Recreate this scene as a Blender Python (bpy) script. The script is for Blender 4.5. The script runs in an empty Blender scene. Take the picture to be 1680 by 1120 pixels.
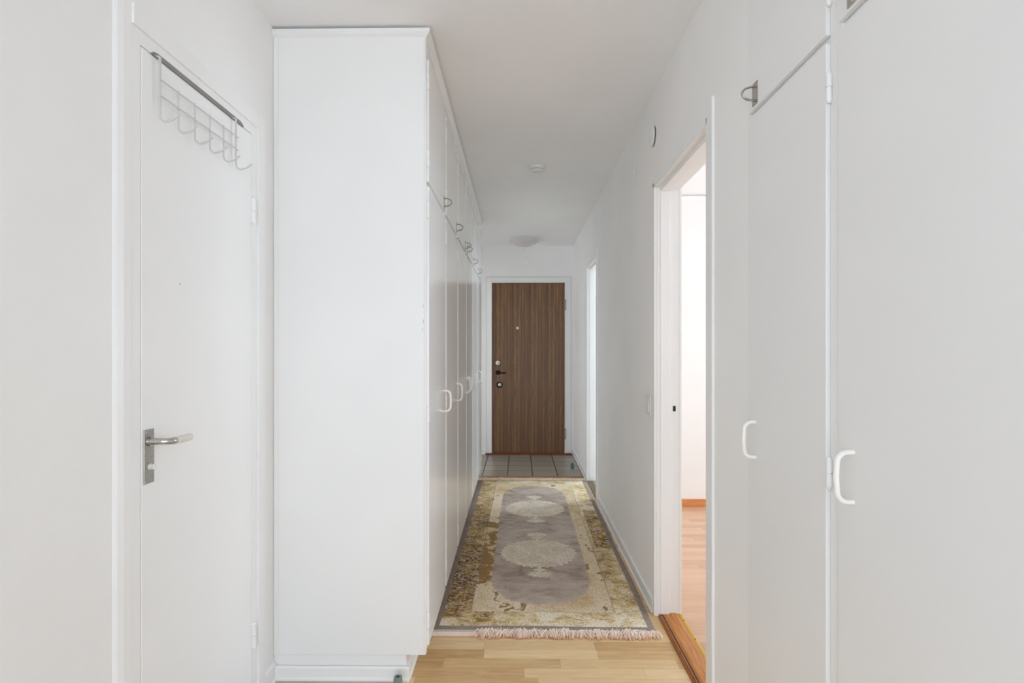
import bpy, bmesh, math, random
from mathutils import Vector, Matrix

random.seed(7)
sc = bpy.context.scene
COL = sc.collection

# ------------------------------------------------------------------ camera
cam_data = bpy.data.cameras.new('camera')
cam = bpy.data.objects.new('camera', cam_data)
COL.objects.link(cam)
sc.camera = cam
cam.location = (0, 0, 1.263)
cam.rotation_euler = (math.radians(90), 0, math.atan(13 / 930))
cam_data.sensor_width = 36
cam_data.lens = 36 * 930 / 1680
cam_data.shift_y = 12 / 1680
cam_data.clip_start = 0.02

# ------------------------------------------------------------------ world, lights, exposure
world = bpy.data.worlds.new('world')
sc.world = world
world.use_nodes = True
bg = world.node_tree.nodes['Background']
bg.inputs[0].default_value = (0.82, 0.885, 0.985, 1)
bg.inputs[1].default_value = 2.75


def area(name, loc, rot, sx, sy, power, color=(1, 1, 1), spread=180):
    d = bpy.data.lights.new(name, 'AREA')
    d.shape = 'RECTANGLE'
    d.size = sx
    d.size_y = sy
    d.energy = power
    d.color = color
    d.spread = math.radians(spread)
    o = bpy.data.objects.new(name, d)
    COL.objects.link(o)
    o.location = loc
    o.rotation_euler = rot
    return o


R90 = math.radians(90)
# daylight of the living room behind the camera
area('daylight_living_room', (0.0, -8.0, 1.15), (R90, 0, 0), 5.0, 2.2, 42, (0.82, 0.90, 1.0), 120)
# daylight at the windows of the two side rooms
area('daylight_bedroom', (3.72, 3.1, 1.5), (0, R90, 0), 1.4, 1.8, 35, (0.70, 0.85, 1.0))
area('daylight_far_room', (2.85, 5.76, 1.85), (0, math.radians(55), 0), 1.0, 0.62, 46, (0.74, 0.86, 1.0))
# added fill light in an unseen opening left of the entrance door
area('fill_light_left', (-2.6, 6.1, 1.4), (0, -R90, 0), 1.6, 0.9, 14, (0.90, 0.94, 1.0))

sc.cycles.max_bounces = 16
sc.cycles.diffuse_bounces = 14
sc.cycles.glossy_bounces = 6
sc.view_settings.view_transform = 'Standard'
sc.view_settings.look = 'None'
sc.view_settings.gamma = 1
sc.view_settings.use_curve_mapping = False
sc.view_settings.exposure = 0.13

# ------------------------------------------------------------------ node helpers


def lin(c):
    r = []
    for v in c:
        v = v / 255
        r.append(v / 12.92 if v <= 0.04045 else ((v + 0.055) / 1.055) ** 2.4)
    return (*r, 1)


class N:
    """small expression helper over shader math nodes"""
    def __init__(s, nt, sock):
        s.nt = nt
        s.s = sock

    def _m(s, op, *args):
        n = s.nt.nodes.new('ShaderNodeMath')
        n.operation = op
        for i, a in enumerate((s,) + args):
            if isinstance(a, N):
                s.nt.links.new(a.s, n.inputs[i])
            else:
                n.inputs[i].default_value = a
        return N(s.nt, n.outputs[0])

    def __add__(s, o): return s._m('ADD', o)
    def __sub__(s, o): return s._m('SUBTRACT', o)
    def __mul__(s, o): return s._m('MULTIPLY', o)
    def __truediv__(s, o): return s._m('DIVIDE', o)
    def __neg__(s): return s._m('MULTIPLY', -1.0)
    def abs(s): return s._m('ABSOLUTE')
    def floor(s): return s._m('FLOOR')
    def fract(s): return s._m('FRACT')
    def pow(s, e): return s._m('POWER', e)
    def sin(s): return s._m('SINE')
    def mx(s, o): return s._m('MAXIMUM', o)
    def mn(s, o): return s._m('MINIMUM', o)
    def gt(s, o): return s._m('GREATER_THAN', o)
    def lt(s, o): return s._m('LESS_THAN', o)
    def pingpong(s, o): return s._m('PINGPONG', o)

    def ss(s, a, b):
        n = s.nt.nodes.new('ShaderNodeMapRange')
        n.interpolation_type = 'SMOOTHSTEP'
        s.nt.links.new(s.s, n.inputs[0])
        n.inputs[1].default_value = a
        n.inputs[2].default_value = b
        return N(s.nt, n.outputs[0])


def material(name, rough=0.5, metallic=0.0, color=(0.8, 0.8, 0.8, 1), spec=0.5):
    m = bpy.data.materials.new(name)
    m.use_nodes = True
    b = m.node_tree.nodes['Principled BSDF']
    b.inputs['Base Color'].default_value = color
    b.inputs['Roughness'].default_value = rough
    b.inputs['Metallic'].default_value = metallic
    b.inputs['Specular IOR Level'].default_value = spec
    return m, m.node_tree, b


def coords(nt):
    t = nt.nodes.new('ShaderNodeTexCoord')
    x = nt.nodes.new('ShaderNodeSeparateXYZ')
    nt.links.new(t.outputs['Object'], x.inputs[0])
    return N(nt, x.outputs[0]), N(nt, x.outputs[1]), N(nt, x.outputs[2])


def vec(nt, x, y, z=0.0):
    c = nt.nodes.new('ShaderNodeCombineXYZ')
    for i, a in enumerate((x, y, z)):
        if isinstance(a, N):
            nt.links.new(a.s, c.inputs[i])
        else:
            c.inputs[i].default_value = a
    return c.outputs[0]


def noise(nt, v, scale=1.0, detail=3.0, rough=0.55, dist=0.0):
    n = nt.nodes.new('ShaderNodeTexNoise')
    nt.links.new(v, n.inputs['Vector'])
    n.inputs['Scale'].default_value = scale
    n.inputs['Detail'].default_value = detail
    n.inputs['Roughness'].default_value = rough
    n.inputs['Distortion'].default_value = dist
    return N(nt, n.outputs[0])


def white(nt, v):
    n = nt.nodes.new('ShaderNodeTexWhiteNoise')
    nt.links.new(v, n.inputs['Vector'])
    return N(nt, n.outputs[0])


def voronoi(nt, v, scale, feature='DISTANCE_TO_EDGE'):
    n = nt.nodes.new('ShaderNodeTexVoronoi')
    n.feature = feature
    nt.links.new(v, n.inputs['Vector'])
    n.inputs['Scale'].default_value = scale
    return N(nt, n.outputs['Distance'])


def ramp(nt, f, stops):
    n = nt.nodes.new('ShaderNodeValToRGB')
    cr = n.color_ramp
    while len(cr.elements) < len(stops):
        cr.elements.new(0.5)
    for e, (p, c) in zip(cr.elements, stops):
        e.position = p
        e.color = c
    nt.links.new(f.s, n.inputs[0])
    return n.outputs[0]


def mix(nt, f, a, b):
    n = nt.nodes.new('ShaderNodeMix')
    n.data_type = 'RGBA'
    for i, v in ((0, f), (6, a), (7, b)):
        if isinstance(v, N):
            nt.links.new(v.s, n.inputs[i])
        elif isinstance(v, (tuple, float)):
            n.inputs[i].default_value = v
        else:
            nt.links.new(v, n.inputs[i])
    return n.outputs[2]


def bump(nt, b, h, strength=0.2, dist=0.01):
    n = nt.nodes.new('ShaderNodeBump')
    n.inputs['Strength'].default_value = strength
    n.inputs['Distance'].default_value = dist
    nt.links.new(h.s, n.inputs['Height'])
    nt.links.new(n.outputs[0], b.inputs['Normal'])


def painted(name, c, rough, bump_s=0.1, sx=60, sz=60, chips=0.0, spec=0.5):
    m, nt, b = material(name, rough, color=lin(c), spec=spec)
    x, y, z = coords(nt)
    n = noise(nt, vec(nt, x * sx, y * sx, z * sz), 1, 3)
    bump(nt, b, n, bump_s, 0.002)
    n2 = noise(nt, vec(nt, x, y, z), 1.7, 2)
    col = mix(nt, n2.ss(0.35, 0.7), lin(tuple(v * 0.985 for v in c)), lin(c))
    nt.links.new(col, b.inputs['Base Color'])
    return m


M_wall = painted('wall_paint', (244, 244, 243), 0.75, 0.25, 90, 500)
M_room = painted('room_wall_paint', (240, 239, 236), 0.8, 0.2, 90, 300)
M_ceil = painted('ceiling_paint', (244, 244, 244), 0.9, 0.3, 220, 220)
M_trim = painted('gloss_white_trim_paint', (242, 242, 241), 0.38, 0.12, 120, 12)
M_cab = painted('wardrobe_enamel', (240, 240, 239), 0.2, 0.05, 18, 6)
M_cab_side = painted('wardrobe_side_enamel', (242, 242, 241), 0.45, 0.10, 60, 8)
M_cab_r = painted('satin_wardrobe_enamel', (239, 239, 238), 0.42, 0.10, 60, 8)
M_door = painted('door_enamel', (242, 242, 241), 0.4, 0.10, 50, 8)
M_plastic = material('white_plastic', 0.35, color=lin((230, 229, 226)))[0]
M_plastic_warm = material('cream_plastic', 0.4, color=lin((222, 220, 210)))[0]
M_handle = material('ivory_handle_plastic', 0.3, color=lin((246, 245, 240)))[0]
M_wire = material('white_coated_wire', 0.4, color=lin((206, 205, 203)))[0]
M_chrome = material('chrome', 0.16, 1.0, lin((190, 188, 184)))[0]
M_steel, _nt, _b = material('brushed_steel', 0.36, 1.0, lin((168, 165, 160)))
_x, _y, _z = coords(_nt)
_n = noise(_nt, vec(_nt, _x * 60, _y * 60, _z * 900), 1, 2)
_nt.links.new(ramp(_nt, _n, [(0.3, lin((150, 147, 142))), (0.7, lin((182, 179, 174)))]), _b.inputs['Base Color'])
M_dark = material('dark_gap', 0.7, color=lin((30, 28, 27)))[0]
M_black = material('black_metal', 0.35, 0.6, lin((30, 25, 22)))[0]
M_greybar = material('grey_felt', 0.8, color=lin((140, 137, 133)))[0]
M_teal = material('grey_green_rubber', 0.4, color=lin((120, 132, 126)))[0]
M_teal2 = material('teal_rubber', 0.4, color=lin((76, 108, 110)))[0]
M_glass = material('opal_glass', 0.2, color=lin((214, 210, 214)))[0]
M_brass, _nt, _b = material('ribbed_brass', 0.28, 1.0, lin((226, 190, 96)))


def plank_material(name, cols, seam, row=0.068, length=0.47, rough=0.34):
    m, nt, b = material(name, rough)
    x, y, z = coords(nt)
    r = (y / row).floor()
    xo = white(nt, vec(nt, r, 3.1)) * length
    cx = (x + xo) / length
    cell = cx.floor()
    w = white(nt, vec(nt, r, cell, 5.0))
    w3 = white(nt, vec(nt, cell, r, 9.0))
    grain = noise(nt, vec(nt, x * 5 + w * 40, y * 95, w3 * 9), 1, 4, 0.6, 0.6)
    blot = noise(nt, vec(nt, x * 6 + w3 * 30, y * 22, w * 7), 1, 3, 0.6, 1.2)
    tone = w * 0.6 + grain * 0.6 + blot * 0.5 - 0.35
    col = ramp(nt, tone, [(0.1, lin(cols[0])), (0.5, lin(cols[1])), (0.9, lin(cols[2]))])
    fy = (y / row).fract()
    fx = cx.fract()
    edge = (fy.mn(-fy + 1.0) * row).mn(fx.mn(-fx + 1.0) * length)
    e = edge.ss(0.0002, 0.0012)
    col = mix(nt, e * 0.45 + 0.55, lin(seam), col)
    nt.links.new(col, b.inputs['Base Color'])
    nt.links.new((grain * 0.12 + (rough - 0.05)).s, b.inputs['Roughness'])
    bump(nt, b, e + grain * 0.1, 0.08, 0.001)
    return m


M_floor = plank_material('maple_strip_floor', [(188, 148, 96), (219, 186, 136), (236, 210, 166)], (130, 96, 58))
M_floor_grey = plank_material('greyed_strip_floor', [(160, 150, 136), (176, 168, 156), (188, 181, 170)], (130, 120, 108))
M_floor_room = plank_material('rosy_strip_floor', [(192, 150, 118), (208, 168, 136), (220, 184, 154)], (150, 105, 74), 0.068, 0.6)
M_floor_room2 = plank_material('beige_strip_floor', [(190, 180, 165), (205, 196, 182), (216, 208, 196)], (130, 115, 100))

# oak for thresholds
def wood(name, a, bcol, c, rough=0.4, axis='y'):
    m, nt, b = material(name, rough)
    x, y, z = coords(nt)
    if axis == 'y':
        v = vec(nt, x * 90, y * 6, z * 60)
    else:
        v = vec(nt, x * 6, y * 90, z * 60)
    n = noise(nt, v, 1, 5, 0.65, 0.8)
    nt.links.new(ramp(nt, n, [(0.25, lin(a)), (0.5, lin(bcol)), (0.75, lin(c))]), b.inputs['Base Color'])
    bump(nt, b, n, 0.1, 0.001)
    return m


M_oak = wood('oak_threshold_wood', (140, 82, 26), (190, 120, 48), (214, 150, 72))
M_oak_dark = wood('stained_bead_wood', (112, 56, 12), (158, 88, 26), (184, 110, 40))
M_oak_far = wood('dark_grooved_threshold_wood', (70, 60, 45), (105, 92, 70), (140, 125, 100))
M_sill = wood('red_brown_sill_wood', (84, 40, 18), (112, 58, 28), (140, 80, 42), axis='x')
M_base_wood = wood('orange_beech_baseboard', (196, 122, 66), (210, 138, 82), (222, 154, 98), axis='x')
M_strip_wood = wood('olive_strip_wood', (130, 98, 52), (158, 124, 72), (176, 144, 92), axis='x')

# entrance door veneer: vertical grain with four repeated flame columns
M_veneer, nt, b = material('teak_veneer', 0.4)
x, y, z = coords(nt)
per = 0.206
xx = (x + 0.055 + 5 * per) / per
col_no = xx.floor()
cxn = xx.fract() - 0.5
wob = noise(nt, vec(nt, col_no * 0.0, 2.0, z * 5.5), 1, 3, 0.6) - 0.5
cxw = (cxn + wob * 0.18) * per
core = -(cxw.abs().ss(0.004, 0.030)) + 1.0
fl = noise(nt, vec(nt, cxn * 5.0, z * 4.0, 1.0), 1, 3, 0.6, 0.8)
rings = ((cxw.abs() * 900 + fl * 26 + z * 10).sin() * 0.5 + 0.5) * core
fine = noise(nt, vec(nt, cxn * 62, y, z * 2.2), 1, 4, 0.75, 0.15)
pores = noise(nt, vec(nt, x * 700, y, z * 14), 1, 2, 0.6)
broad = noise(nt, vec(nt, cxn * 7.0, y, z * 0.25), 1, 2, 0.6, 0.1)
tone = (fine - 0.5) * 1.7 + (broad - 0.5) * 0.8 + rings * 0.30 + (pores - 0.5) * 0.4 + 0.47
c = ramp(nt, tone, [(0.12, lin((56, 31, 12))), (0.42, lin((94, 60, 30))), (0.60, lin((124, 86, 48))), (0.92, lin((176, 132, 82)))])
nt.links.new(c, b.inputs['Base Color'])
bump(nt, b, fine, 0.12, 0.001)

# entry tiles
M_tile, nt, b = material('slate_grey_tile', 0.3)
x, y, z = coords(nt)
T = 0.25
tx = (x + 0.125) / T
ty = (y - 5.607 + 0.0) / T
w = white(nt, vec(nt, tx.floor(), ty.floor()))
n = noise(nt, vec(nt, x * 30, y * 30, w * 9), 1, 4)
n2 = noise(nt, vec(nt, x * 4, y * 40, w * 9), 1, 3)
col = ramp(nt, n * 0.5 + w * 0.3 + n2 * 0.2, [(0.25, lin((136, 128, 115))), (0.75, lin((168, 160, 147)))])
fx = tx.fract(); fy = ty.fract()
ex = (fx.mn(-fx + 1.0) * T).ss(0.0035, 0.0055)
ey = (fy.mn(-fy + 1.0) * T).ss(0.0035, 0.0055)
e = ex * ey
col = mix(nt, e, lin((34, 32, 30)), col)
nt.links.new(col, b.inputs['Base Color'])
nt.links.new(((-e + 1.0) * 0.5 + 0.25 + n * 0.1).s, b.inputs['Roughness'])
bump(nt, b, e, 0.3, 0.002)

# ------------------------------------------------------------------ rug shader
M_rug, nt, b = material('woven_rug_pile', 0.95, spec=0.15)
x, y, z = coords(nt)
sym = y.abs()
big = noise(nt, vec(nt, x * 3.4 + 3.0, y * 2.2 + 1.3), 1, 3, 0.6, 0.5)
mid = noise(nt, vec(nt, x * 11 + 2.0, y * 11), 1, 4, 0.65, 0.8)
med = noise(nt, vec(nt, x * 30, y * 30), 1, 4, 0.65, 0.8)
small = noise(nt, vec(nt, x * 120, y * 80), 1, 3, 0.7)
tiny = noise(nt, vec(nt, x * 420, y * 200), 1, 2, 0.8)
# plain field, taupe with darker wear
f_n = noise(nt, vec(nt, x * 8 + 7.0, y * 13), 1, 6, 0.72, 0.5)
f_b = noise(nt, vec(nt, x * 2.2 + 1.0, y * 2.2), 1, 2)
field_col = ramp(nt, (f_n - 0.5) * 1.3 + (tiny - 0.5) * 0.5 + (f_b - 0.5) * 0.9 + 0.5,
                 [(0.12, lin((122, 104, 90))), (0.40, lin((172, 156, 143))), (0.60, lin((190, 176, 164))), (0.9, lin((208, 199, 187)))])
# medallions and ring: cream with dark fish-scale flecks
sv = voronoi(nt, vec(nt, x, y * 0.8), 75, 'DISTANCE_TO_EDGE')
fleck = (-(sv.ss(0.02, 0.14)) + 1.0) * small.ss(0.42, 0.58)
med_col = mix(nt, fleck * 0.8, ramp(nt, mid, [(0.3, lin((212, 196, 170))), (0.55, lin((230, 219, 202))), (0.75, lin((238, 230, 219)))]), lin((142, 130, 112)))
ring_col = mix(nt, fleck * 0.7, ramp(nt, (big - 0.5) * 1.2 + (mid - 0.5) * 0.9 + 0.5, [(0.2, lin((204, 174, 124))), (0.45, lin((228, 210, 178))), (0.75, lin((238, 227, 208)))]), lin((160, 138, 98)))
# border: gold to brown wear, denser on the left hand side and in a square patch on the right
left = (-x).ss(0.1, 0.3)
mid_left = left * (-((y + 0.28).abs().ss(0.55, 1.25)) + 1.0)
far_left = left * (y - 0.9).ss(-0.2, 0.3) * 0.18
patch = (x - 0.42).abs().lt(0.055) * (y - 0.02).abs().lt(0.42) * 0.42
endness = sym.ss(1.15, 1.38)
near_left = left * ((-y) - 0.6).ss(0.0, 0.3) * 0.20
right_mid = x.ss(0.1, 0.3) * (-((y + 0.65).abs().ss(0.2, 0.6)) + 1.0) * 0.16
dark = (big - 0.5) * 1.1 + (mid - 0.5) * 1.6 + (med - 0.5) * 0.5 + mid_left * 0.40 + patch * 0.85 + far_left + near_left + right_mid - endness * 0.10 + 0.27
border = ramp(nt, dark, [(0.05, lin((240, 230, 206))), (0.25, lin((222, 202, 156))), (0.45, lin((192, 160, 98))), (0.65, lin((154, 118, 60))), (0.95, lin((112, 78, 34)))])
# curling cream tracery: contour lines of a smooth noise field
t1 = noise(nt, vec(nt, x * 13, y * 22), 1, 1, 0.4, 0.9)
t2 = noise(nt, vec(nt, x * 20 + 9.0, y * 34), 1, 1, 0.4, 0.6)
tr1 = -(((t1 * 5).fract() - 0.5).abs().ss(0.06, 0.17)) + 1.0
tr2 = -(((t2 * 3).fract() - 0.5).abs().ss(0.05, 0.13)) + 1.0
trace = tr1.mx(tr2 * 0.8) * small.ss(0.34, 0.5)
border = mix(nt, trace * 0.62, border, ramp(nt, med, [(0.35, lin((222, 210, 186))), (0.6, lin((246, 241, 232)))]))
fl = (-((small - 0.5) + (tiny - 0.5) * 0.6).ss(-0.16, -0.04)) + 1.0
border = mix(nt, fl * 0.55, border, lin((112, 88, 52)))
# outlines
scal = ((y * 150).sin() * 0.005) + (med - 0.5) * 0.010
vv = ((sym - 0.86) / 0.335).mx(0.0)
ux = (x.abs() + scal) / 0.266
fieldr = (ux * ux * (ux * ux) + vv * vv + ux * ux * vv * vv * 0.5)
in_field = (fieldr + (small - 0.5) * 0.16 + (med - 0.5) * 0.30 + (mid - 0.5) * 0.12).lt(1.0)
in_ring = x.abs().lt(0.343) * sym.lt(1.275)
stain = ((big - 0.5) * 1.8 + (mid - 0.5) * 1.3 + mid_left * (-((y + 0.45).abs().ss(0.25, 0.75)) + 1.0) * 0.42 + right_mid * 0.7 - 0.17).ss(0.06, 0.12)
ring_col = mix(nt, stain * 0.9, ring_col, mix(nt, small.ss(0.4, 0.6), lin((116, 80, 34)), lin((166, 130, 74))))
col = mix(nt, in_ring, border, ring_col)
line = ((x.abs() - 0.343).abs().lt(0.0024)) * sym.lt(1.278)
line2 = ((sym - 1.277).abs().lt(0.003)) * x.abs().lt(0.345) * 0.5
col = mix(nt, (line + line2) * 0.7, col, lin((146, 136, 130)))
col = mix(nt, in_field, col, field_col)


def atan2(a, c):
    n = nt.nodes.new('ShaderNodeMath')
    n.operation = 'ARCTAN2'
    nt.links.new(a.s, n.inputs[0])
    nt.links.new(c.s, n.inputs[1])
    return N(nt, n.outputs[0])


my = sym - 0.485
mX, mY = x / 0.232, my / 0.238
r2 = (mX * mX + mY * mY).pow(0.5)
in_med = (r2 + (atan2(mY, mX) * 16).sin().abs() * 0.075 - 0.035 + (small - 0.5) * 0.08).lt(1.0)
pY, pX = (my.abs() - 0.335) / 0.044, x / 0.074
pr = (pX * pX + pY * pY).pow(0.5)
in_p = (pr + (atan2(pY, pX) * 6).sin().abs() * 0.22 - 0.05).lt(1.0)
nY, nX = (my.abs() - 0.270) / 0.018, x / 0.036
in_n = (nX * nX + nY * nY).lt(1.0)
neck = x.abs().lt(0.010) * my.abs().lt(0.33)
col = mix(nt, in_med.mx(in_p).mx(in_n).mx(neck) * in_field, col, med_col)
# plain taupe selvedge
jagr = (small - 0.5) * 0.016
selv = (x + jagr).gt(0.466).mx((-x + jagr).gt(0.474)).mx((sym + jagr * 0.6).gt(1.412))
col = mix(nt, selv, col, ramp(nt, (f_n - 0.5) * 0.8 + tiny * 0.5 + 0.25, [(0.25, lin((130, 117, 109))), (0.75, lin((166, 153, 145)))]))
pile = (tiny - 0.5) * 0.9 + (small - 0.5) * 0.5 + 1.0
pm = nt.nodes.new('ShaderNodeMix'); pm.data_type = 'RGBA'; pm.blend_type = 'MULTIPLY'
pm.inputs[0].default_value = 0.7
nt.links.new(col, pm.inputs[6]); nt.links.new(vec(nt, pile, pile, pile), pm.inputs[7])
nt.links.new(pm.outputs[2], b.inputs['Base Color'])
bump(nt, b, small * 0.7 + tiny * 0.3, 0.5, 0.003)
M_hem = material('woven_hem', 0.9, color=lin((206, 198, 186)))[0]
M_fringe, nt, b = material('fringe_yarn', 0.9)
x, y, z = coords(nt)
yy = (y.abs() - 1.45) / 0.06
nn = noise(nt, vec(nt, x * 200, y * 60, z * 100), 1, 2)
nt.links.new(ramp(nt, yy * 0.5 + nn * 0.5 - z * 8.0, [(0.15, lin((246, 238, 228))), (0.5, lin((242, 222, 204))), (0.85, lin((224, 178, 144)))]), b.inputs['Base Color'])

# ------------------------------------------------------------------ mesh helpers


def box(bm, x0, x1, y0, y1, z0, z1):
    vs = [bm.verts.new((x, y, z)) for x in (x0, x1) for y in (y0, y1) for z in (z0, z1)]
    for f in ((0, 1, 3, 2), (4, 6, 7, 5), (0, 4, 5, 1), (2, 3, 7, 6), (0, 2, 6, 4), (1, 5, 7, 3)):
        bm.faces.new([vs[i] for i in f])


def cyl(bm, c, axis, r0, r1, l, seg=20):
    """cylinder/cone from c along axis; r0 at c, r1 at the far end"""
    axis = Vector(axis).normalized()
    a = axis.orthogonal().normalized()
    bb = axis.cross(a)
    c = Vector(c)
    rings = []
    for t, r in ((0, r0), (l, r1)):
        rings.append([bm.verts.new(c + axis * t + (a * math.cos(k * 2 * math.pi / seg) + bb * math.sin(k * 2 * math.pi / seg)) * r) for k in range(seg)])
    for k in range(seg):
        bm.faces.new((rings[0][k], rings[0][(k + 1) % seg], rings[1][(k + 1) % seg], rings[1][k]))
    bm.faces.new(rings[0][::-1])
    bm.faces.new(rings[1])


def lathe(bm, c, axis, prof, seg=32):
    """prof: list of (radius, distance along axis)"""
    axis = Vector(axis).normalized()
    a = axis.orthogonal().normalized()
    bb = axis.cross(a)
    c = Vector(c)
    rings = []
    for r, t in prof:
        if r < 1e-6:
            rings.append([bm.verts.new(c + axis * t)])
        else:
            rings.append([bm.verts.new(c + axis * t + (a * math.cos(k * 2 * math.pi / seg) + bb * math.sin(k * 2 * math.pi / seg)) * r) for k in range(seg)])
    for A, B in zip(rings, rings[1:]):
        for k in range(seg):
            k2 = (k + 1) % seg
            if len(A) == 1 and len(B) == 1:
                continue
            if len(A) == 1:
                bm.faces.new((A[0], B[k2], B[k]))
            elif len(B) == 1:
                bm.faces.new((A[k], A[k2], B[0]))
            else:
                bm.faces.new((A[k], A[k2], B[k2], B[k]))


def tube(bm, pts, r, seg=10, sy=1.0, up=None, caps=True):
    """sweep an (elliptic) section along pts; sy scales the second axis"""
    pts = [Vector(p) for p in pts]
    rings = []
    nrm = None
    for i, p in enumerate(pts):
        t = (pts[min(i + 1, len(pts) - 1)] - pts[max(i - 1, 0)]).normalized()
        if up is not None:
            a = Vector(up)
            a = (a - t * a.dot(t)).normalized()
        elif nrm is None:
            a = t.orthogonal().normalized()
        else:
            a = (nrm - t * nrm.dot(t)).normalized()
        nrm = a
        bb = t.cross(a)
        rr = r[i] if isinstance(r, (list, tuple)) else r
        rings.append([bm.verts.new(p + a * math.cos(k * 2 * math.pi / seg) * rr * sy + bb * math.sin(k * 2 * math.pi / seg) * rr) for k in range(seg)])
    for A, B in zip(rings, rings[1:]):
        for k in range(seg):
            bm.faces.new((A[k], A[(k + 1) % seg], B[(k + 1) % seg], B[k]))
    if caps:
        bm.faces.new(rings[0][::-1])
        bm.faces.new(rings[-1])


def arc(c, r, a0, a1, n, ex, ez):
    """points on an arc in the plane (ex, ez)"""
    c, ex, ez = Vector(c), Vector(ex), Vector(ez)
    return [c + ex * math.cos(a0 + (a1 - a0) * i / n) * r + ez * math.sin(a0 + (a1 - a0) * i / n) * r for i in range(n + 1)]


def prism(bm, poly, y0, y1, mapf):
    """extrude 2-D polygon (a, b) from y0 to y1; mapf(a, b, y) gives the point"""
    A = [bm.verts.new(mapf(a, c, y0)) for a, c in poly]
    B = [bm.verts.new(mapf(a, c, y1)) for a, c in poly]
    n = len(poly)
    for k in range(n):
        bm.faces.new((A[k], A[(k + 1) % n], B[(k + 1) % n], B[k]))
    bm.faces.new(A[::-1])
    bm.faces.new(B)


def obj(name, bm, m, parent=None, bevel=0.0, smooth=False, loc=None):
    bmesh.ops.recalc_face_normals(bm, faces=bm.faces[:])
    me = bpy.data.meshes.new(name)
    bm.to_mesh(me)
    bm.free()
    me.materials.append(m)
    if smooth:
        for p in me.polygons:
            p.use_smooth = True
        me.set_sharp_from_angle(angle=math.radians(40))
    o = bpy.data.objects.new(name, me)
    COL.objects.link(o)
    if bevel:
        md = o.modifiers.new('bevel', 'BEVEL')
        md.width = bevel
        md.segments = 2
        md.limit_method = 'ANGLE'
    if parent is not None:
        o.parent = parent
    return o


def mk(name, m, parent, boxes, bevel=0.0):
    bm = bmesh.new()
    for bx in boxes:
        box(bm, *bx)
    return obj(name, bm, m, parent, bevel)


def structure(name, m, boxes, bevel=0.0, label=None, parent=None):
    o = mk(name, m, parent, boxes, bevel)
    if parent is None:
        o['kind'] = 'structure'
        if label:
            o['label'] = label
    return o


def thing(name, label, cat, loc=(0, 0, 0), rz=0.0, group=None, kind=None):
    o = bpy.data.objects.new(name, None)
    COL.objects.link(o)
    o.empty_display_size = 0.1
    o.location = loc
    o.rotation_euler = (0, 0, rz)
    if label:
        o['label'] = label
    if cat:
        o['category'] = cat
    if group:
        o['group'] = group
    if kind:
        o['kind'] = kind
    return o


def children_of(o):
    return [c for c in bpy.data.objects if c.parent == o]


def copy_tree(o, parent=None):
    c = o.copy()
    COL.objects.link(c)
    c.parent = parent
    for ch in children_of(o):
        copy_tree(ch, c)
    return c


# ------------------------------------------------------------------ room shell
XL = -0.944          # left wall
XR = 0.643           # right wall
XRB = 0.757          # back of right wall
YE = 6.78            # end wall
H = 2.491
CAM_BACK = -0.7

structure('floor', M_floor, [(-0.455, XR + 0.012, 0.3, 5.56, -0.05, 0.0)],
          label='pale maple strip floor of the hallway')
structure('floor', M_floor_grey, [(XL - 0.1, -0.455, 0.9, 2.3, -0.05, 0.0)], label='greyish strip floor in the nook before the left door')
structure('floor', M_floor_grey, [(-3.0, -0.455, -3.4, 0.9, -0.05, 0.0), (-0.455, 3.0, -3.4, 0.3, -0.05, 0.0)], label='floor of the living room around the camera')
structure('floor', M_tile, [(XL - 1.9, XR + 0.02, 5.605, YE, -0.05, 0.004)], label='dark grey square floor tiles before the entrance door')
structure('trim_1', M_strip_wood, [(-0.45, XR - 0.012, 5.56, 5.605, -0.05, 0.008)], label='narrow wooden strip between laminate and tiles')
structure('ceiling', M_ceil, [(-3.0, 3.9, -3.4, 7.0, H, H + 0.1)], label='matt white ceiling')

# left wall with the bathroom door opening, then an added opening for fill light near the entrance
DY0, DY1, DZ = 1.352, 1.995, 2.043
structure('wall_left', M_wall, [(XL - 0.12, XL, CAM_BACK, DY0, 0, H), (XL - 0.12, XL, DY1, 5.7, 0, H),
                                (XL - 0.12, XL, DY0, DY1, DZ, H), (XL - 0.12, XL, 5.7, YE, 2.1, H)],
          label='white painted left hallway wall')
structure('light_block_panel', M_wall, [(XL - 0.5, XL - 0.42, 1.2, 2.2, 0, H)], label='unseen panel added behind the left door to block light')  # unseen panel, added to keep light from leaking around the leaf
# right wall with two door openings
O1 = (1.935, 2.70, 2.03)
O2 = (4.735, 5.40, 2.03)
structure('wall_right', M_wall, [(XR, XRB, 1.60, O1[0], 0, H), (XR, XRB, O1[1], O2[0], 0, H), (XR, XRB, O2[1], YE, 0, H),
                                 (XR, XRB, O1[0], O1[1], O1[2], H), (XR, XRB, O2[0], O2[1], O2[2], H)],
          label='white painted right hallway wall with two open doorways')
structure('wall_right', M_wall, [(XR, XR + 0.08, CAM_BACK, 0.59, 0, H)], label='right wall beside the camera')
structure('wall_end', M_wall, [(-3.0, -0.40, YE, YE + 0.12, 0, H), (0.608, 3.2, YE, YE + 0.12, 0, H),
                               (-0.40, 0.608, YE, YE + 0.12, 2.118, H), (-0.40, 0.608, YE + 0.06, YE + 0.12, 0, 2.118)],
          label='white end wall around the entrance door')
# added unseen niche around the fill light left of the entrance
structure('wall_fill_niche', M_room, [(-2.8, -2.72, 5.4, 7.0, 0, H), (-2.8, XL - 0.12, 5.4, 5.48, 0, H)], label='added unseen walls around the left fill light')
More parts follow.
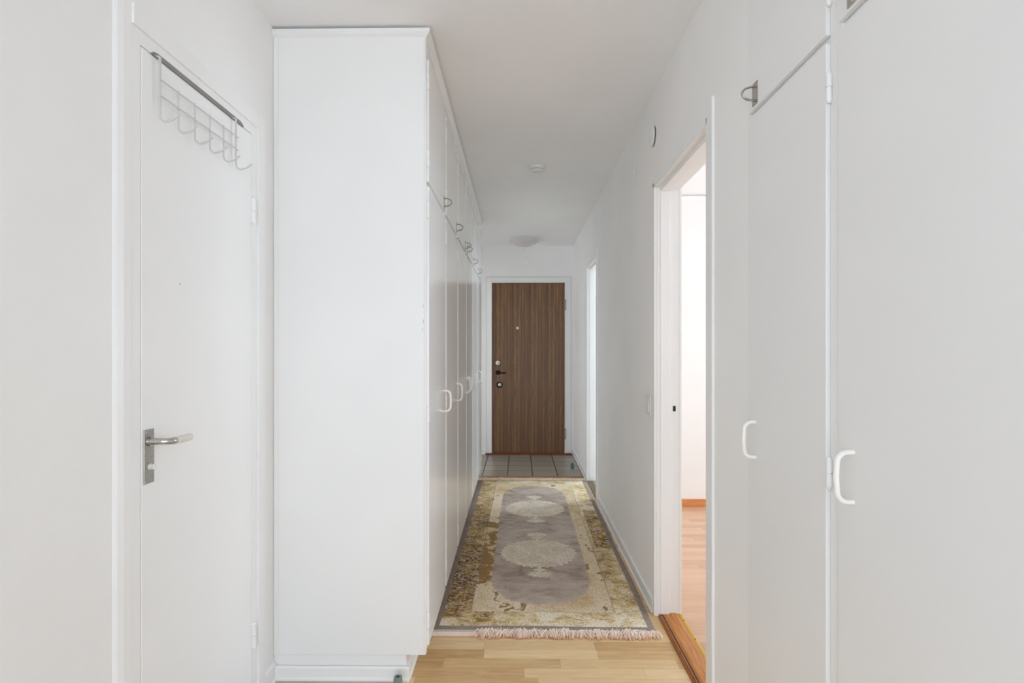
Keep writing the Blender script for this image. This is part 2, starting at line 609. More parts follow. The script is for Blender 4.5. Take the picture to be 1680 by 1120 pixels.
# bedroom behind doorway 1
structure('wall_bedroom', M_room, [(XRB, 3.9, 4.56, 4.66, 0, H), (1.3, 3.9, 1.56, 1.64, 0, H), (XRB, 1.3, 1.61, 1.66, 0, H),
                                   (3.8, 3.9, 1.6, 2.2, 0, H), (3.8, 3.9, 4.0, 4.6, 0, H), (3.8, 3.9, 2.2, 4.0, 0, 0.8), (3.8, 3.9, 2.2, 4.0, 2.2, H)],
          label='bright white bedroom walls seen through the near doorway')
structure('floor', M_floor_room, [(0.765, 3.9, 1.6, 4.66, -0.05, 0.002)], label='rosy strip floor of the bedroom')
structure('baseboard_bedroom', M_base_wood, [(XRB, 3.8, 4.546, 4.56, 0.002, 0.062)], 0.003, label='orange beech baseboard in the bedroom')
bm = bmesh.new()
prism(bm, [(0, 0), (-0.022, 0), (-0.022, -0.008), (-0.008, -0.026), (0, -0.03)], XRB, 3.8, lambda a, c, y: (y, 4.56 + a, H - 0.010 + c))
o = obj('trim_2', bm, M_trim); o['kind'] = 'structure'; o['label'] = 'thin white cornice in the bedroom'
# far room behind doorway 2
structure('wall_far_room', M_room, [(3.0, 3.1, 4.6, YE, 0, 0.8), (3.0, 3.1, 4.6, YE, 2.2, H), (3.0, 3.1, 4.6, 5.45, 0, H), (3.0, 3.1, 6.1, YE, 0, H)],
          label='walls of the far side room')
structure('floor', M_floor_room2, [(0.700, 3.1, 4.66, YE, -0.05, 0.004)], label='pale floor of the far side room')
# bedroom / far-room windows
for nm, X, y0, y1 in (('window_1', 3.82, 2.2, 4.0), ('window_2', 3.02, 5.45, 6.1)):
    structure(nm, M_trim, [(X, X + 0.06, y0, y0 + 0.06, 0.8, 2.2), (X, X + 0.06, y1 - 0.06, y1, 0.8, 2.2), (X, X + 0.06, y0, y1, 0.8, 0.86),
                           (X, X + 0.06, y0, y1, 2.14, 2.2), (X, X + 0.06, (y0 + y1) / 2 - 0.03, (y0 + y1) / 2 + 0.03, 0.8, 2.2)], label='white window frame')

# ------------------------------------------------------------------ baseboards


def base_profile(bm, y0, y1, mapf, h=0.066, t=0.011):
    prism(bm, [(0, 0), (t + 0.006, 0), (t + 0.006, 0.006), (t, 0.012), (t, h - 0.006), (t - 0.005, h), (0, h)], y0, y1, mapf)


def baseboard(name, segs, label):
    bm = bmesh.new()
    for y0, y1, mapf in segs:
        base_profile(bm, y0, y1, mapf)
    o = obj(name, bm, M_trim)
    o['kind'] = 'structure'
    o['label'] = label
    return o


rm = lambda a, c, y: (XR - a, y, c)
lm = lambda a, c, y: (XL + a, y, c)
baseboard('baseboard_right', [(O1[1] + 0.028, O2[0] - 0.03, rm), (O2[1] + 0.03, YE, rm)], 'white baseboard along the right hallway wall')
baseboard('baseboard_left', [(2.058, 2.164, lm), (CAM_BACK, 1.32, lm), (5.47, 5.7, lm)], 'white baseboard along the left wall')
baseboard('baseboard_end', [(-0.944, -0.402, lambda a, c, y: (y, YE - a, c)), ], 'white baseboard left of the entrance door')

# ------------------------------------------------------------------ left (bathroom) door
door1 = thing('door_1', 'white flush door in the left wall with steel lever handle', None, (XL, 1.96, 0), kind='structure')


def L(bm):  # shift mesh made in world coordinates into door_1 space
    bmesh.ops.translate(bm, verts=bm.verts[:], vec=(-XL, -1.96, 0))
    return bm


bm = bmesh.new(); box(bm, XL - 0.030, XL + 0.010, 1.387, 1.960, 0.012, 2.009)
leaf = obj('door_leaf', L(bm), M_door, door1, 0.002)
bm = bmesh.new()
for bx in ((XL - 0.10, XL + 0.009, 1.345, 1.3845, 0, 2.05), (XL - 0.10, XL + 0.009, 1.9625, 2.01, 0, 2.05),
           (XL - 0.10, XL + 0.009, 1.3845, 1.9625, 2.0125, 2.05), (XL - 0.09, XL - 0.034, 1.384, 1.963, 0, 2.012)):
    box(bm, *bx)
obj('frame', L(bm), M_trim, door1, 0.0015)
bm = bmesh.new()
for bx in ((XL - 0.002, XL + 0.016, 2.003, 2.056, 0, 2.097), (XL - 0.002, XL + 0.016, 1.350, 2.003, 2.047, 2.097)):
    box(bm, *bx)
prism(bm, [(XL - 0.002, 1.300), (XL + 0.001, 1.300), (XL + 0.006, 1.308), (XL + 0.0098, 1.324), (XL + 0.0104, 1.350), (XL - 0.002, 1.350)], 0, 2.097, lambda a, c, z: (a, c, z))
obj('casing', L(bm), M_trim, door1, 0.003)


def hinge(parent, x, y, z, l=0.072, r=0.0065, name='hinge', m=None, tr=None):
    bm = bmesh.new()
    cyl(bm, (x, y, z - l / 2), (0, 0, 1), r * 0.6, r, 0.006)
    cyl(bm, (x, y, z - l / 2 + 0.006), (0, 0, 1), r, r, l / 2 - 0.007)
    cyl(bm, (x, y, z - 0.001), (0, 0, 1), r * 0.7, r * 0.7, 0.002)
    cyl(bm, (x, y, z + 0.001), (0, 0, 1), r, r, l / 2 - 0.007)
    cyl(bm, (x, y, z + l / 2 - 0.006), (0, 0, 1), r, r * 0.6, 0.006)
    if tr:
        tr(bm)
    return obj(name, bm, m or M_trim, parent, 0, True)


for zz in (1.745, 0.262):
    hinge(leaf, XL + 0.012, 1.968, zz, 0.095, 0.009, tr=L)
# lever handle set
bm = bmesh.new(); box(bm, XL + 0.010, XL + 0.0135, 1.392, 1.431, 0.925, 1.061)
plate = obj('handle_plate', L(bm), M_steel, leaf, 0.002)
bm = bmesh.new()
P = [(XL + 0.012, 1.410, 1.031), (XL + 0.020, 1.410, 1.031), (XL + 0.040, 1.411, 1.031), (XL + 0.052, 1.413, 1.030), (XL + 0.060, 1.419, 1.030), (XL + 0.063, 1.428, 1.0295), (XL + 0.064, 1.436, 1.029)]
tube(bm, P, [0.010, 0.0085, 0.008, 0.008, 0.0085, 0.009, 0.009], 16, up=(0, 0, 1))
cyl(bm, (XL + 0.0135, 1.410, 1.031), (1, 0, 0), 0.012, 0.011, 0.006, 24)
for dy, dz in ((1.397, 1.054), (1.426, 1.054), (1.397, 0.932), (1.426, 0.932)):
    cyl(bm, (XL + 0.0133, dy, dz), (1, 0, 0), 0.0025, 0.0022, 0.0012, 10)
lever = obj('lever', L(bm), M_chrome, leaf, 0, True)
lever['label'] = 'polished steel lever neck'
bm = bmesh.new()
tube(bm, [(XL + 0.064, 1.434, 1.029), (XL + 0.064, 1.460, 1.0285), (XL + 0.062, 1.500, 1.028), (XL + 0.0615, 1.507, 1.028), (XL + 0.0612, 1.511, 1.028)], [0.0088, 0.0098, 0.0095, 0.008, 0.004], 18, up=(0, 0, 1))
g = obj('grip', L(bm), M_plastic_warm, leaf, 0, True)
g['label'] = 'cream plastic lever grip'
bm = bmesh.new()
lathe(bm, (XL + 0.0135, 1.412, 0.967), (1, 0, 0), [(0.0, 0.0), (0.008, 0.0), (0.008, 0.003), (0.006, 0.005), (0.006, 0.009), (0.0, 0.010)], 20)
box(bm, XL + 0.022, XL + 0.028, 1.4105, 1.4140, 0.960, 0.974)
obj('thumb_turn', L(bm), M_plastic_warm, leaf, 0, True)
# tiny blemish dot on the leaf
bm = bmesh.new(); cyl(bm, (XL + 0.010, 1.545, 1.441), (1, 0, 0), 0.0018, 0.0015, 0.0008, 8)
obj('scratch_mark', L(bm), M_dark, leaf)

# ------------------------------------------------------------------ over-door hook rack
rack = thing('over_door_hook_rack', 'white wire hook rack with six hooks hung over the top of the left door', 'hook rack', (XL + 0.014, 1.63, 1.85))


def K(bm):
    bmesh.ops.translate(bm, verts=bm.verts[:], vec=(-(XL + 0.014), -1.63, -1.85))
    return bm


RX = XL + 0.024
ys = [1.437 + 0.0776 * i for i in range(6)]
bm = bmesh.new()
for zz in (1.950, 1.909):
    tube(bm, [(RX + 0.003, ys[0] - 0.004, zz), (RX + 0.003, ys[-1] + 0.008, zz)], 0.0024, 8)
obj('wire_rail', K(bm), M_wire, rack, 0, True)
for i, yy in enumerate(ys):
    bm = bmesh.new()
    top = 1.957 if 0 < i < 5 else 1.95
    pts = [(RX, yy, top), (RX, yy, 1.862)]
    pts += arc((RX + 0.019, yy, 1.862), 0.019, math.pi, math.pi * 1.42, 8, (1, 0, 0), (0, 0, 1))[1:]
    pts += [(RX + 0.034, yy + 0.001, 1.849), (RX + 0.050, yy + 0.002, 1.862)]
    tube(bm, pts, 0.0026, 8)
    obj('hook', K(bm), M_wire, rack, 0, True)
for yy in (ys[0], ys[-1]):
    bm = bmesh.new()
    w = 0.0042
    prof = [(RX - 0.002, 1.885), (RX - 0.002, 2.008), (XL + 0.009, 2.0105), (XL - 0.028, 2.0105), (XL - 0.028, 2.0120), (XL + 0.010, 2.0122), (RX + 0.001, 2.010), (RX + 0.001, 1.885)]
    prism(bm, [(a, c) for a, c in prof], yy - w, yy + w, lambda a, c, y: (a, y, c))
    obj('strap', K(bm), M_wire, rack, 0.0005)
bm = bmesh.new()
n = 10
ptop = [(1.422, 2.0095), (1.430, 2.0185), (1.445, 2.0220), (1.875, 2.0220), (1.890, 2.0180), (1.900, 2.0095)]
prism(bm, ptop, XL + 0.005, XL + 0.0130, lambda a, c, x: (x, a, c))
gb = obj('padding_bar', K(bm), M_greybar, rack)
gb['label'] = 'dark grey strip over the door top'

# ------------------------------------------------------------------ entrance door
door2 = thing('door_2', 'brown wood veneer entrance door in a white frame at the end of the hall', None, (0.1, YE, 0), kind='structure')


def E2(bm):
    bmesh.ops.translate(bm, verts=bm.verts[:], vec=(-0.1, -YE, 0))
    return bm


bm = bmesh.new(); box(bm, -0.332, 0.532, YE - 0.012, YE + 0.03, 0.022, 2.047)
leaf2 = obj('door_leaf', E2(bm), M_veneer, door2, 0.001)
leaf2['label'] = 'dark brown wood veneer leaf'
bm = bmesh.new()
for bx in ((-0.347, -0.335, YE - 0.026, YE + 0.05, 0, 2.062), (0.535, 0.547, YE - 0.026, YE + 0.05, 0, 2.062), (-0.347, 0.547, YE - 0.026, YE + 0.05, 2.050, 2.062)):
    box(bm, *bx)
for bx in ((-0.398, -0.341, YE - 0.012, YE, 0, 2.118), (0.541, 0.608, YE - 0.012, YE, 0, 2.118), (-0.341, 0.541, YE - 0.012, YE, 2.058, 2.118)):
    box(bm, *bx)
obj('casing', E2(bm), M_trim, door2, 0.003)
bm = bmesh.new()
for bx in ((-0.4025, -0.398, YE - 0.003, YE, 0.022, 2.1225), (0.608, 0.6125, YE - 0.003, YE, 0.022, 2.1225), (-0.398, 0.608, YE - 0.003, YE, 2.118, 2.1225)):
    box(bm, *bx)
obj('shadow_line', E2(bm), material('shadow_gap_grey', 0.8, color=lin((172, 168, 163)))[0], door2)  # grey strip painted in for the shadow gap around the casing
bm = bmesh.new(); box(bm, -0.41, 0.615, YE - 0.075, YE + 0.01, 0.0, 0.022)
obj('threshold', E2(bm), M_sill, door2, 0.004)
# hardware
FY = YE - 0.012
bm = bmesh.new(); lathe(bm, (-0.029, FY, 1.511), (0, -1, 0), [(0, 0), (0.017, 0), (0.016, 0.004), (0.008, 0.006), (0, 0.006)], 20)
obj('peephole', E2(bm), material('pale_metal', 0.4, 0.3, lin((228, 224, 212)))[0], leaf2, 0, True)
bm = bmesh.new(); lathe(bm, (-0.263, FY, 1.095), (0, -1, 0), [(0, 0), (0.030, 0), (0.028, 0.008), (0.020, 0.012), (0.020, 0.018), (0, 0.018)], 24)
lk = obj('lock', E2(bm), material('pale_lock_metal', 0.35, 0.4, lin((226, 214, 196)))[0], leaf2, 0, True)
bm = bmesh.new(); lathe(bm, (-0.263, FY, 1.095), (0, -1, 0), [(0, 0.0), (0.036, 0), (0.034, 0.005), (0.0, 0.006)], 24)
obj('rosette', E2(bm), M_black, lk, 0, True)
bm = bmesh.new(); box(bm, -0.272, -0.254, FY - 0.024, FY - 0.017, 1.092, 1.098); box(bm, -0.257, -0.251, FY - 0.024, FY - 0.017, 1.080, 1.100)
obj('latch_knob', E2(bm), M_black, lk)
bm = bmesh.new()
lathe(bm, (-0.262, FY, 0.979), (0, -1, 0), [(0, 0), (0.029, 0), (0.027, 0.008), (0.012, 0.012), (0.011, 0.04), (0, 0.04)], 24)
tube(bm, [(-0.262, FY - 0.040, 0.979), (-0.250, FY - 0.045, 0.980), (-0.22, FY - 0.047, 0.978), (-0.185, FY - 0.045, 0.975), (-0.165, FY - 0.042, 0.978)], [0.010, 0.010, 0.008, 0.008, 0.006], 12, up=(0, 0, 1))
obj('lever', E2(bm), M_black, leaf2, 0, True)['label'] = 'dark bronze lever handle'
bm = bmesh.new(); lathe(bm, (-0.244, FY, 0.833), (0, -1, 0), [(0, 0), (0.038, 0), (0.036, 0.008), (0.024, 0.010), (0, 0.010)], 28)
lk2 = obj('lock', E2(bm), M_black, leaf2, 0, True)
bm = bmesh.new(); lathe(bm, (-0.240, FY - 0.009, 0.835), (0, -1, 0), [(0, 0), (0.021, 0), (0.020, 0.012), (0.012, 0.018), (0, 0.02)], 24)
obj('thumb_turn', E2(bm), material('satin_knob', 0.3, 0.5, lin((226, 218, 202)))[0], lk2, 0, True)
for zc in (1.784, 0.250):
    hinge(leaf2, 0.541, FY - 0.006, zc, 0.135, 0.010, m=M_steel, tr=E2)

# ------------------------------------------------------------------ doorways on the right


def doorway(name, lab, y0, y1, ztop, m, near_top, x1=XRB):
    root = thing(name, lab, None, (XR, y1, 0), kind='structure')

    def S(bm):
        bmesh.ops.translate(bm, verts=bm.verts[:], vec=(-XR, -y1, 0))
        return bm
    t = 0.014
    xs = 0.706
    bm = bmesh.new()
    # far jamb, with the rebate that takes the door leaf stepping back
    for bx in ((XR + 0.018, xs, y1 - t - 0.010, y1, 0.012, ztop), (xs, x1, y1 - t, y1, 0.012, ztop),
               (x1 - 0.006, x1 + 0.006, y1 - t - 0.003, y1, 0.012, ztop),
               (XR + 0.018, xs, y0, y0 + t + 0.004, 0.012, ztop), (xs, x1, y0, y0 + t, 0.012, ztop),
               (XR + 0.018, xs, y0 + t + 0.004, y1 - t - 0.010, ztop - t - 0.012, ztop), (xs, x1, y0 + t, y1 - t, ztop - t, ztop)):
        box(bm, *bx)
    obj('jamb', S(bm), m, root, 0.002)
    bm = bmesh.new()
    cw = 0.028
    for bx in ((XR - 0.009, XR + 0.019, y1 - 0.012, y1 + 0.001, 0, ztop - 0.004), (XR - 0.009, XR + 0.001, y1 - 0.002, y1 + cw - 0.010, 0, ztop + 0.021), (XR - 0.009, XR + 0.006, y0 - 0.052, y0 + 0.010, 0, near_top),
               (XR - 0.009, XR + 0.019, y0, y1 - 0.002, ztop - 0.006, ztop + 0.001), (XR - 0.009, XR + 0.001, y0, y1 + cw - 0.011, ztop, ztop + 0.021),
               (XR + 0.004, XR + 0.022, y1 - 0.018, y1, 0, ztop - 0.002)):
        box(bm, *bx)
    obj('casing', S(bm), m, root, 0.002)
    bm = bmesh.new()
    box(bm, 0.722, 0.735, y1 - t - 0.0012, y1 - t + 0.002, 0.968, 0.994)
    obj('strike_hole', S(bm), M_dark, root)
    return root, S


d3, S3 = doorway('door_3', 'white open doorway to the bright bedroom on the right', O1[0], O1[1], O1[2], M_trim, 2.10)
d4, S4 = doorway('door_4', 'narrow white open doorway far down on the right', O2[0], O2[1], O2[2], M_trim, 2.09)

# near threshold: dark bead, oak sill, brass strip
bm = bmesh.new()
prism(bm, [(0.651, 0.0), (0.668, 0.0), (0.668, 0.015), (0.662, 0.016), (0.655, 0.011)], O1[0] - 0.02, O1[1] - 0.005, lambda a, c, y: (a, y, c))
o = obj('threshold_bead', S3(bm), M_oak_dark, d3)
bm = bmesh.new()
prism(bm, [(0.669, 0.0), (0.744, 0.0), (0.744, 0.014), (0.730, 0.017), (0.684, 0.017), (0.671, 0.012)], O1[0], O1[1] - 0.004, lambda a, c, y: (a, y, c))
o = obj('threshold', S3(bm), M_oak, d3, 0.001)
bm = bmesh.new()
box(bm, 0.6665, 0.6715, O1[0], O1[1] - 0.006, 0.001, 0.0158)
obj('gap', S3(bm), M_dark, d3)
bm = bmesh.new()
prism(bm, [(0.745, 0.0), (0.745, 0.013), (0.749, 0.0145), (0.751, 0.0125), (0.754, 0.0145), (0.757, 0.0125), (0.760, 0.013), (0.764, 0.009), (0.769, 0.003), (0.769, 0)], O1[0], O1[1] - 0.004, lambda a, c, y: (a, y, c))
o = obj('brass_strip', S3(bm), M_brass, d3)
o['label'] = 'ribbed brass edge strip'
bm = bmesh.new()
for yy in (2.62, 2.45, 2.30, 2.12):
    cyl(bm, (0.7545, yy, 0.012), (0, 0, 1), 0.0028, 0.0028, 0.0028, 10)
obj('screw', S3(bm), M_dark, d3)
bm = bmesh.new()
for yy in (2.66, 2.52, 2.34, 2.16):
    cyl(bm, (0.660, yy + 0.0, 0.0145), (0, 0, 1), 0.0025, 0.0025, 0.0022, 8)
obj('nail_head', S3(bm), M_dark, d3)
# far threshold
bm = bmesh.new()
prism(bm, [(0.640, 0.0), (0.640, 0.012), (0.655, 0.014), (0.657, 0.010), (0.660, 0.014), (0.672, 0.014), (0.674, 0.010), (0.677, 0.014), (0.700, 0.012), (0.705, 0.0)], O2[0], O2[1] - 0.004, lambda a, c, y: (a, y, c))
obj('threshold', S4(bm), M_oak_far, d4)

# ------------------------------------------------------------------ wardrobes


def wardrobe(width, handle_end, m, mside, label, top=2.455, depth=0.572, plinth=True, plinth_side=0.0):
    """local x points out of the front (door face at 0), y along the row, z up"""
    root = thing('wardrobe', label, 'wardrobe')
    st, rl = -0.009, -0.0125
    s = 0.022
    bm = bmesh.new()
    box(bm, -depth, rl, 0, width, 0.092, top)
    box(bm, rl - 0.004, st, 0, s, 0.092, top)
    box(bm, rl - 0.004, st, width - s, width, 0.092, top)
    box(bm, rl - 0.004, st - 0.003, s, width - s, 2.386, top)
    obj('cabinet_body', bm, mside, root, 0.0015)
    bm = bmesh.new()
    box(bm, -depth, -0.084, 0.004 if plinth_side else 0, width, 0.0, 0.0905)
    prism(bm, [(0, 0), (0.017, 0), (0.017, 0.006), (0.011, 0.012), (0.011, 0.044), (0.006, 0.05), (0, 0.05)], 0.0 - plinth_side, width, lambda a, c, y: (-0.084 + a, y, c))
    if plinth_side:
        prism(bm, [(0, 0), (0.017, 0), (0.017, 0.006), (0.011, 0.012), (0.011, 0.044), (0.006, 0.05), (0, 0.05)], -depth, -0.070, lambda a, c, x: (x, -a, c))
    obj('plinth', bm, M_trim, root)
    y0, y1 = s, width - s
    hy = y1 - 0.050 if handle_end else y0 + 0.050
    gy = y0 - 0.004 if handle_end else y1 + 0.004
    up = mk('upper_door', m, root, [(rl + 0.002, 0, y0, y1, 1.909, 2.380)], 0.0015)
    lo = mk('lower_door', m, root, [(rl + 0.002, 0, y0, y1, 0.118, 1.892)], 0.0015)
    # chrome bow handle
    bm = bmesh.new()
    zc = 1.946
    box(bm, 0, 0.0022, hy - 0.016, hy + 0.016, zc - 0.030, zc + 0.030)
    cyl(bm, (0.002, hy, zc - 0.0245), (1, 0, 0), 0.003, 0.0025, 0.0012, 10)
    pts = [(0.001, hy, zc + 0.018)] + [(0.004 + 0.032 * math.sin(a), hy, zc + 0.0185 * math.cos(a)) for a in [math.pi * i / 14 for i in range(15)]] + [(0.001, hy, zc - 0.018)]
    tube(bm, pts, 0.0030, 10, sy=1.4, up=(0, 1, 0))
    h = obj('bow_handle', bm, M_chrome, up, 0, True)
    h['label'] = 'chrome bow handle on a small plate'
    # white D handle
    bm = bmesh.new()
    zc = 1.020
    a, hh, rr = 0.030, 0.047, 0.020
    pts = [(0.0, hy, zc + hh), (a - rr, hy, zc + hh)]
    pts += arc((a - rr, hy, zc + hh - rr), rr, math.pi / 2, 0, 6, (1, 0, 0), (0, 0, 1))[1:]
    pts += [(a + 0.0015, hy, zc)]
    pts += arc((a - rr, hy, zc - hh + rr), rr, 0, -math.pi / 2, 6, (1, 0, 0), (0, 0, 1))
    pts += [(0.0, hy, zc - hh)]
    tube(bm, pts, 0.0049, 12, sy=1.3, up=(0, 1, 0))
    h = obj('handle', bm, M_handle, lo, 0, True)
    h['label'] = 'ivory plastic D-shaped handle'
    for zc in (2.295, 2.0):
        hinge(up, -0.004, gy, zc, 0.066, 0.0058)
    for zc in (1.800, 1.008, 0.215):
        hinge(lo, -0.004, gy, zc, 0.066, 0.0058)
    return root


FX0, FY0, ANG, PITCH = -0.351, 2.164, 0.006, 0.549
first = wardrobe(PITCH, True, M_cab, M_cab_side, 'white built-in wardrobe nearest the camera on the left, its broad bare side panel facing us', plinth_side=0.0001, depth=0.592)
mk('scribe_strip', M_cab_side, first, [(-0.592, -0.575, -0.005, 0.0005, 0.092, 2.45)], 0.001)
for cx, z0, z1 in ((-0.0200, 1.42, 1.432), (-0.0185, 1.36, 1.376), (-0.0215, 1.33, 1.342)):
    mk('paint_chip', M_dark, first, [(cx, cx + 0.0008, -0.0004, 0.0005, z0, z1)])
second = wardrobe(PITCH, True, M_cab, M_cab_side, 'glossy white wardrobe second in the left row, just past the one with the side panel')
third = copy_tree(second)
third['label'] = 'glossy white wardrobe third in the left row, its handle paired with the next one'
fourth = wardrobe(PITCH, False, M_cab, M_cab_side, 'glossy white wardrobe fourth in the left row, handle close to the third one')
fifth = copy_tree(fourth)
fifth['label'] = 'glossy white wardrobe fifth in the left row, next to last before the entrance'
sixth = copy_tree(fourth)
sixth['label'] = 'glossy white wardrobe farthest in the left row, beside the tiled entrance floor'
LEFT = [first, second, third, fourth, fifth, sixth]
for i, w in enumerate(LEFT):
    d = i * (PITCH + 0.0004)
    w.location = (FX0 - d * math.sin(ANG), FY0 + d * math.cos(ANG), 0)
    w.rotation_euler = (0, 0, ANG)
    w['group'] = 'white wardrobes in the left row'

rA = wardrobe(0.444, False, M_cab_r, M_cab_r, 'white wardrobe in the right wall beside the open bedroom doorway', top=H, depth=0.5)
rA.location = (0.631, 1.5995, 0)
rA.rotation_euler = (0, 0, math.pi)
rB = wardrobe(0.556, False, M_cab_r, M_cab_r, 'wide white wardrobe at the right edge of the view, nearest the camera', top=H, depth=0.5)
rB.location = (0.631, 1.155, 0)
rB.rotation_euler = (0, 0, math.pi)
for w in (rA, rB):
    w['group'] = 'white wardrobes in the right wall'

# crown moulding along the top of the left row and its side panel
bm = bmesh.new()
prof = [(-0.030, 2.448), (0.0, 2.448), (0.002, 2.454), (0.012, 2.462), (0.018, 2.470), (0.018, 2.481), (-0.030, 2.481)]
rowlen = PITCH * 6 + 0.004
ox = -0.010
front = [Vector((FX0 + ox - y * math.sin(ANG), FY0 + y * math.cos(ANG))) for y in (0, rowlen)]


def ringpts(p, dx, dy):
    return [bm.verts.new((p.x + (a if dx else 0), p.y - (a if dy else 0), z)) for a, z in prof]


r0 = [bm.verts.new((XL, FY0 - a, z)) for a, z in prof]
r1 = [bm.verts.new((front[0].x + a, FY0 - a, z)) for a, z in prof]
r2_ = [bm.verts.new((front[1].x + a, front[1].y, z)) for a, z in prof]
for A, B in ((r0, r1), (r1, r2_)):
    for k in range(len(prof)):
        bm.faces.new((A[k], A[(k + 1) % len(prof)], B[(k + 1) % len(prof)], B[k]))
bm.faces.new(r0[::-1]); bm.faces.new(r2_)
o = obj('trim_3', bm, M_trim)
o['kind'] = 'structure'
o['label'] = 'white crown moulding along the top of the left wardrobes'

# ------------------------------------------------------------------ ceiling things
t = thing('smoke_detector', 'small round white smoke detector on the ceiling midway down the hall', 'smoke detector', (0.115, 3.82, H))
bm = bmesh.new(); lathe(bm, (0, 0, 0), (0, 0, -1), [(0, 0), (0.050, 0), (0.053, 0.003), (0.053, 0.018), (0.050, 0.022), (0.0, 0.022)], 40)
obj('housing', bm, M_plastic, t, 0, True)
bm = bmesh.new(); lathe(bm, (0, 0, -0.0215), (0, 0, -1), [(0, 0), (0.043, 0), (0.043, 0.004), (0, 0.004)], 40)
obj('vent_slot', bm, material('grey_slot', 0.7, color=lin((120, 118, 115)))[0], t, 0, True)
bm = bmesh.new(); lathe(bm, (0, 0, -0.0250), (0, 0, -1), [(0, 0), (0.047, 0), (0.046, 0.004), (0.038, 0.009), (0, 0.010)], 40)
obj('cover', bm, M_plastic, t, 0, True)

t = thing('ceiling_lamp', 'shallow round ceiling lamp with opal glass before the entrance door', 'ceiling lamp', (0.038, 6.30, H))
bm = bmesh.new(); lathe(bm, (0, 0, 0), (0, 0, -1), [(0, 0), (0.135, 0), (0.138, 0.004), (0.145, 0.032), (0.150, 0.038), (0, 0.038)], 48)
obj('lamp_base', bm, M_plastic, t, 0, True)
bm = bmesh.new(); lathe(bm, (0, 0, -0.036), (0, 0, -1), [(0.140, 0), (0.160, 0.002), (0.161, 0.006), (0.157, 0.009), (0.135, 0.022), (0.100, 0.036), (0.060, 0.046), (0.02, 0.050), (0, 0.050)], 56)
obj('glass_shade', bm, M_glass, t, 0, True)
bm = bmesh.new()
lathe(bm, (0, 0, -0.085), (0, 0, -1), [(0, 0), (0.008, 0), (0.007, 0.008), (0, 0.01)], 14)
tube(bm, [(0.0, 0, -0.09), (0.002, 0, -0.12), (0.003, 0, -0.150), (0.008, 0, -0.158)], 0.0022, 8)
obj('pull_cord', bm, M_plastic_warm, t, 0, True)

# ------------------------------------------------------------------ cover discs and switch
M_capback = material('cap_gap', 0.8, color=lin((70, 68, 66)))[0]
for (yy, zz, lab, d) in ((2.735, 2.285, 'round white cover cap high on the right wall, the nearer one above the bedroom doorway', 0.010),
                         (3.20, 2.280, 'round white cover cap high on the right wall, the farther and fainter one', 0.005)):
    t = thing('wall_cover_cap', lab, 'cover cap', (XR, yy, zz), group='round cover caps on the right wall')
    bm = bmesh.new(); lathe(bm, (0, 0, 0), (-1, 0, 0), [(0, 0), (0.047, 0), (0.047, d - 0.0035), (0, d - 0.0035)], 40)
    obj('cap_back', bm, M_capback, t, 0, True)
    bm = bmesh.new(); lathe(bm, (0, 0, 0), (-1, 0, 0), [(0, d - 0.004), (0.050, d - 0.004), (0.051, d - 0.002), (0.049, d - 0.0005), (0.040, d), (0, d)], 40)
    obj('cap_disc', bm, M_wall, t, 0, True)
t = thing('ceiling_rose_cover', 'faint round painted cover plate on the end wall above the entrance door', 'cover plate', (0.08, YE, 2.32))
bm = bmesh.new(); lathe(bm, (0, 0, 0), (0, -1, 0), [(0, 0), (0.049, 0), (0.051, 0.002), (0.049, 0.005), (0.044, 0.006), (0, 0.006)], 40)
obj('plate_disc', bm, M_wall, t, 0, True)

t = thing('light_switch', 'square white light switch on the right wall beside the bedroom doorway', 'light switch', (XR, 2.83, 0.985))
bm = bmesh.new(); box(bm, -0.008, 0, -0.050, 0.050, -0.050, 0.050)
obj('switch_plate', bm, M_plastic, t, 0.003)
bm = bmesh.new(); box(bm, -0.012, -0.007, -0.032, 0.032, -0.032, 0.032)
obj('rocker', bm, M_plastic, t, 0.002)

# ------------------------------------------------------------------ door stops
t = thing('door_stop', 'grey-green hollow door stop on the floor at the near wardrobe plinth', 'door stop', (-0.452, 2.093, 0), group='floor door stops')
bm = bmesh.new(); lathe(bm, (0, 0, 0), (0, 0, 1), [(0, 0), (0.019, 0), (0.0185, 0.004), (0.0155, 0.045), (0.0145, 0.050), (0.0085, 0.051), (0.0075, 0.046), (0.0, 0.046)], 28)
obj('stop_body', bm, M_teal, t, 0, True)
bm = bmesh.new(); lathe(bm, (0, 0, 0.0462), (0, 0, 1), [(0, 0), (0.0074, 0), (0.0074, 0.002), (0, 0.002)], 20)
obj('screw_hole', bm, M_dark, t, 0, True)
t = thing('door_stop', 'small teal door stop standing on the grey entrance tiles', 'door stop', (0.552, 5.975, 0.004), group='floor door stops')
bm = bmesh.new(); lathe(bm, (0, 0, 0), (0, 0, 1), [(0, 0), (0.018, 0), (0.0175, 0.004), (0.0165, 0.048), (0.015, 0.055), (0, 0.056)], 28)
obj('stop_body', bm, M_teal2, t, 0, True)
bm = bmesh.new(); lathe(bm, (0, 0, 0.0555), (0, 0, 1), [(0, 0), (0.007, 0), (0.0068, 0.002), (0, 0.002)], 16)
obj('screw_hole', bm, M_dark, t, 0, True)

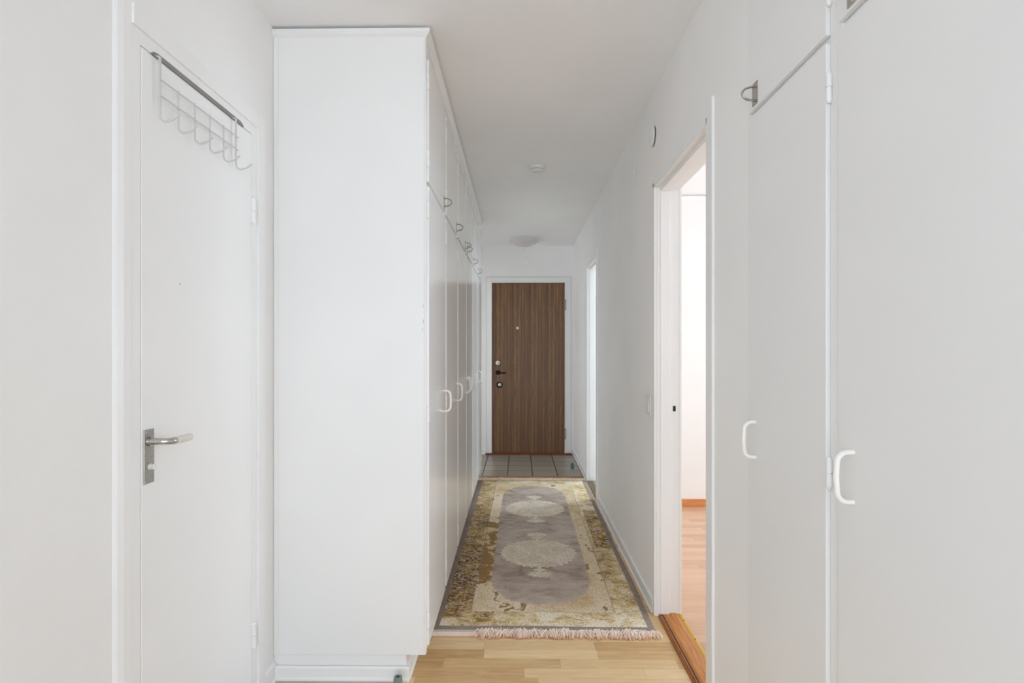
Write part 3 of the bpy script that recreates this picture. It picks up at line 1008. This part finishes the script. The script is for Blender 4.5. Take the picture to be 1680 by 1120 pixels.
# ------------------------------------------------------------------ rug
rug = thing('rug', 'long oriental runner rug with taupe field, two cream medallions and gold border', 'rug', (0.116, 3.975, 0), math.radians(-0.30))
bm = bmesh.new()
nx, ny = 60, 160
W2, WL, L2 = 0.499, 0.522, 1.442
grid = []
for j in range(ny + 1):
    row = []
    for i in range(nx + 1):
        u = -WL + (W2 + WL) * i / nx
        v = -L2 + 2 * L2 * j / ny
        edge = min(W2 - u, WL + u, L2 - abs(v))
        z = 0.010 * min(1, edge / 0.006 + 0.35)
        z += 0.0010 * math.sin(u * 9 + v * 3) + 0.0012 * math.sin(v * 5.3 + 1)
        du = 0.002 * math.sin(v * 7 + 1.0)
        row.append(bm.verts.new((u + du, v + 0.002 * math.sin(u * 9), max(z, 0.002))))
    grid.append(row)
for j in range(ny):
    for i in range(nx):
        bm.faces.new((grid[j][i], grid[j][i + 1], grid[j + 1][i + 1], grid[j + 1][i]))
border = [grid[0][i] for i in range(nx + 1)] + [grid[j][nx] for j in range(1, ny + 1)] + [grid[ny][i] for i in range(nx - 1, -1, -1)] + [grid[j][0] for j in range(ny - 1, 0, -1)]
low = [bm.verts.new((v.co.x, v.co.y, 0.0005)) for v in border]
for k in range(len(border)):
    k2 = (k + 1) % len(border)
    bm.faces.new((border[k], low[k], low[k2], border[k2]))
obj('pile', bm, M_rug, rug, 0, True)
for s in (-1, 1):
    a, c = sorted((s * (L2 - 0.001), s * (L2 + 0.020)))
    mk('hem', M_hem, rug, [(-WL + 0.002, W2, a, c, 0.0005, 0.006)], 0.001)
for s in (-1, 1):
    bm = bmesh.new()
    nst = 1150
    for i in range(nst):
        u = -WL + 0.004 + (W2 + WL - 0.002) * (i + random.random()) / nst
        if s < 0 and u < -0.29:                      # combed flat part of the fringe
            y0 = L2 + 0.018
            ln = 0.034 + random.uniform(-0.003, 0.003)
            pts = [(u, s * y0, 0.005), (u - 0.006, s * (y0 + ln * 0.5), 0.004), (u - 0.012, s * (y0 + ln), 0.002)]
            tube(bm, pts, 0.0011, 3, caps=False)
            continue
        cl = math.sin(u * 40 + s) * 0.5 + math.sin(u * 93 + 2 + s * 3) * 0.5
        y0 = L2 + 0.012 + random.uniform(-0.006, 0.006)
        ln = 0.042 + 0.011 * cl + random.uniform(-0.016, 0.014)
        lift = max(0.0, 0.009 + 0.008 * cl + random.uniform(-0.008, 0.010))
        bend = random.uniform(-0.034, 0.034)
        back = random.uniform(0.0, 0.02) if random.random() < 0.25 else 0
        p0 = Vector((u, s * y0, 0.006))
        p1 = Vector((u + bend * 0.3, s * (y0 + ln * 0.25 - back), 0.007 + lift * 0.8))
        p2 = Vector((u + bend * 0.7 + random.uniform(-0.004, 0.004), s * (y0 + ln * 0.6 - back * 0.5), 0.006 + lift * 0.6))
        p3 = Vector((u + bend, s * (y0 + ln), 0.002 + random.uniform(0, 0.005)))
        tube(bm, [p0, p1, p2, p3], 0.0016, 3, caps=False)
    f = obj('fringe', bm, M_fringe, rug)
    f['kind'] = 'stuff'
    f['label'] = 'pinkish cream yarn fringe'
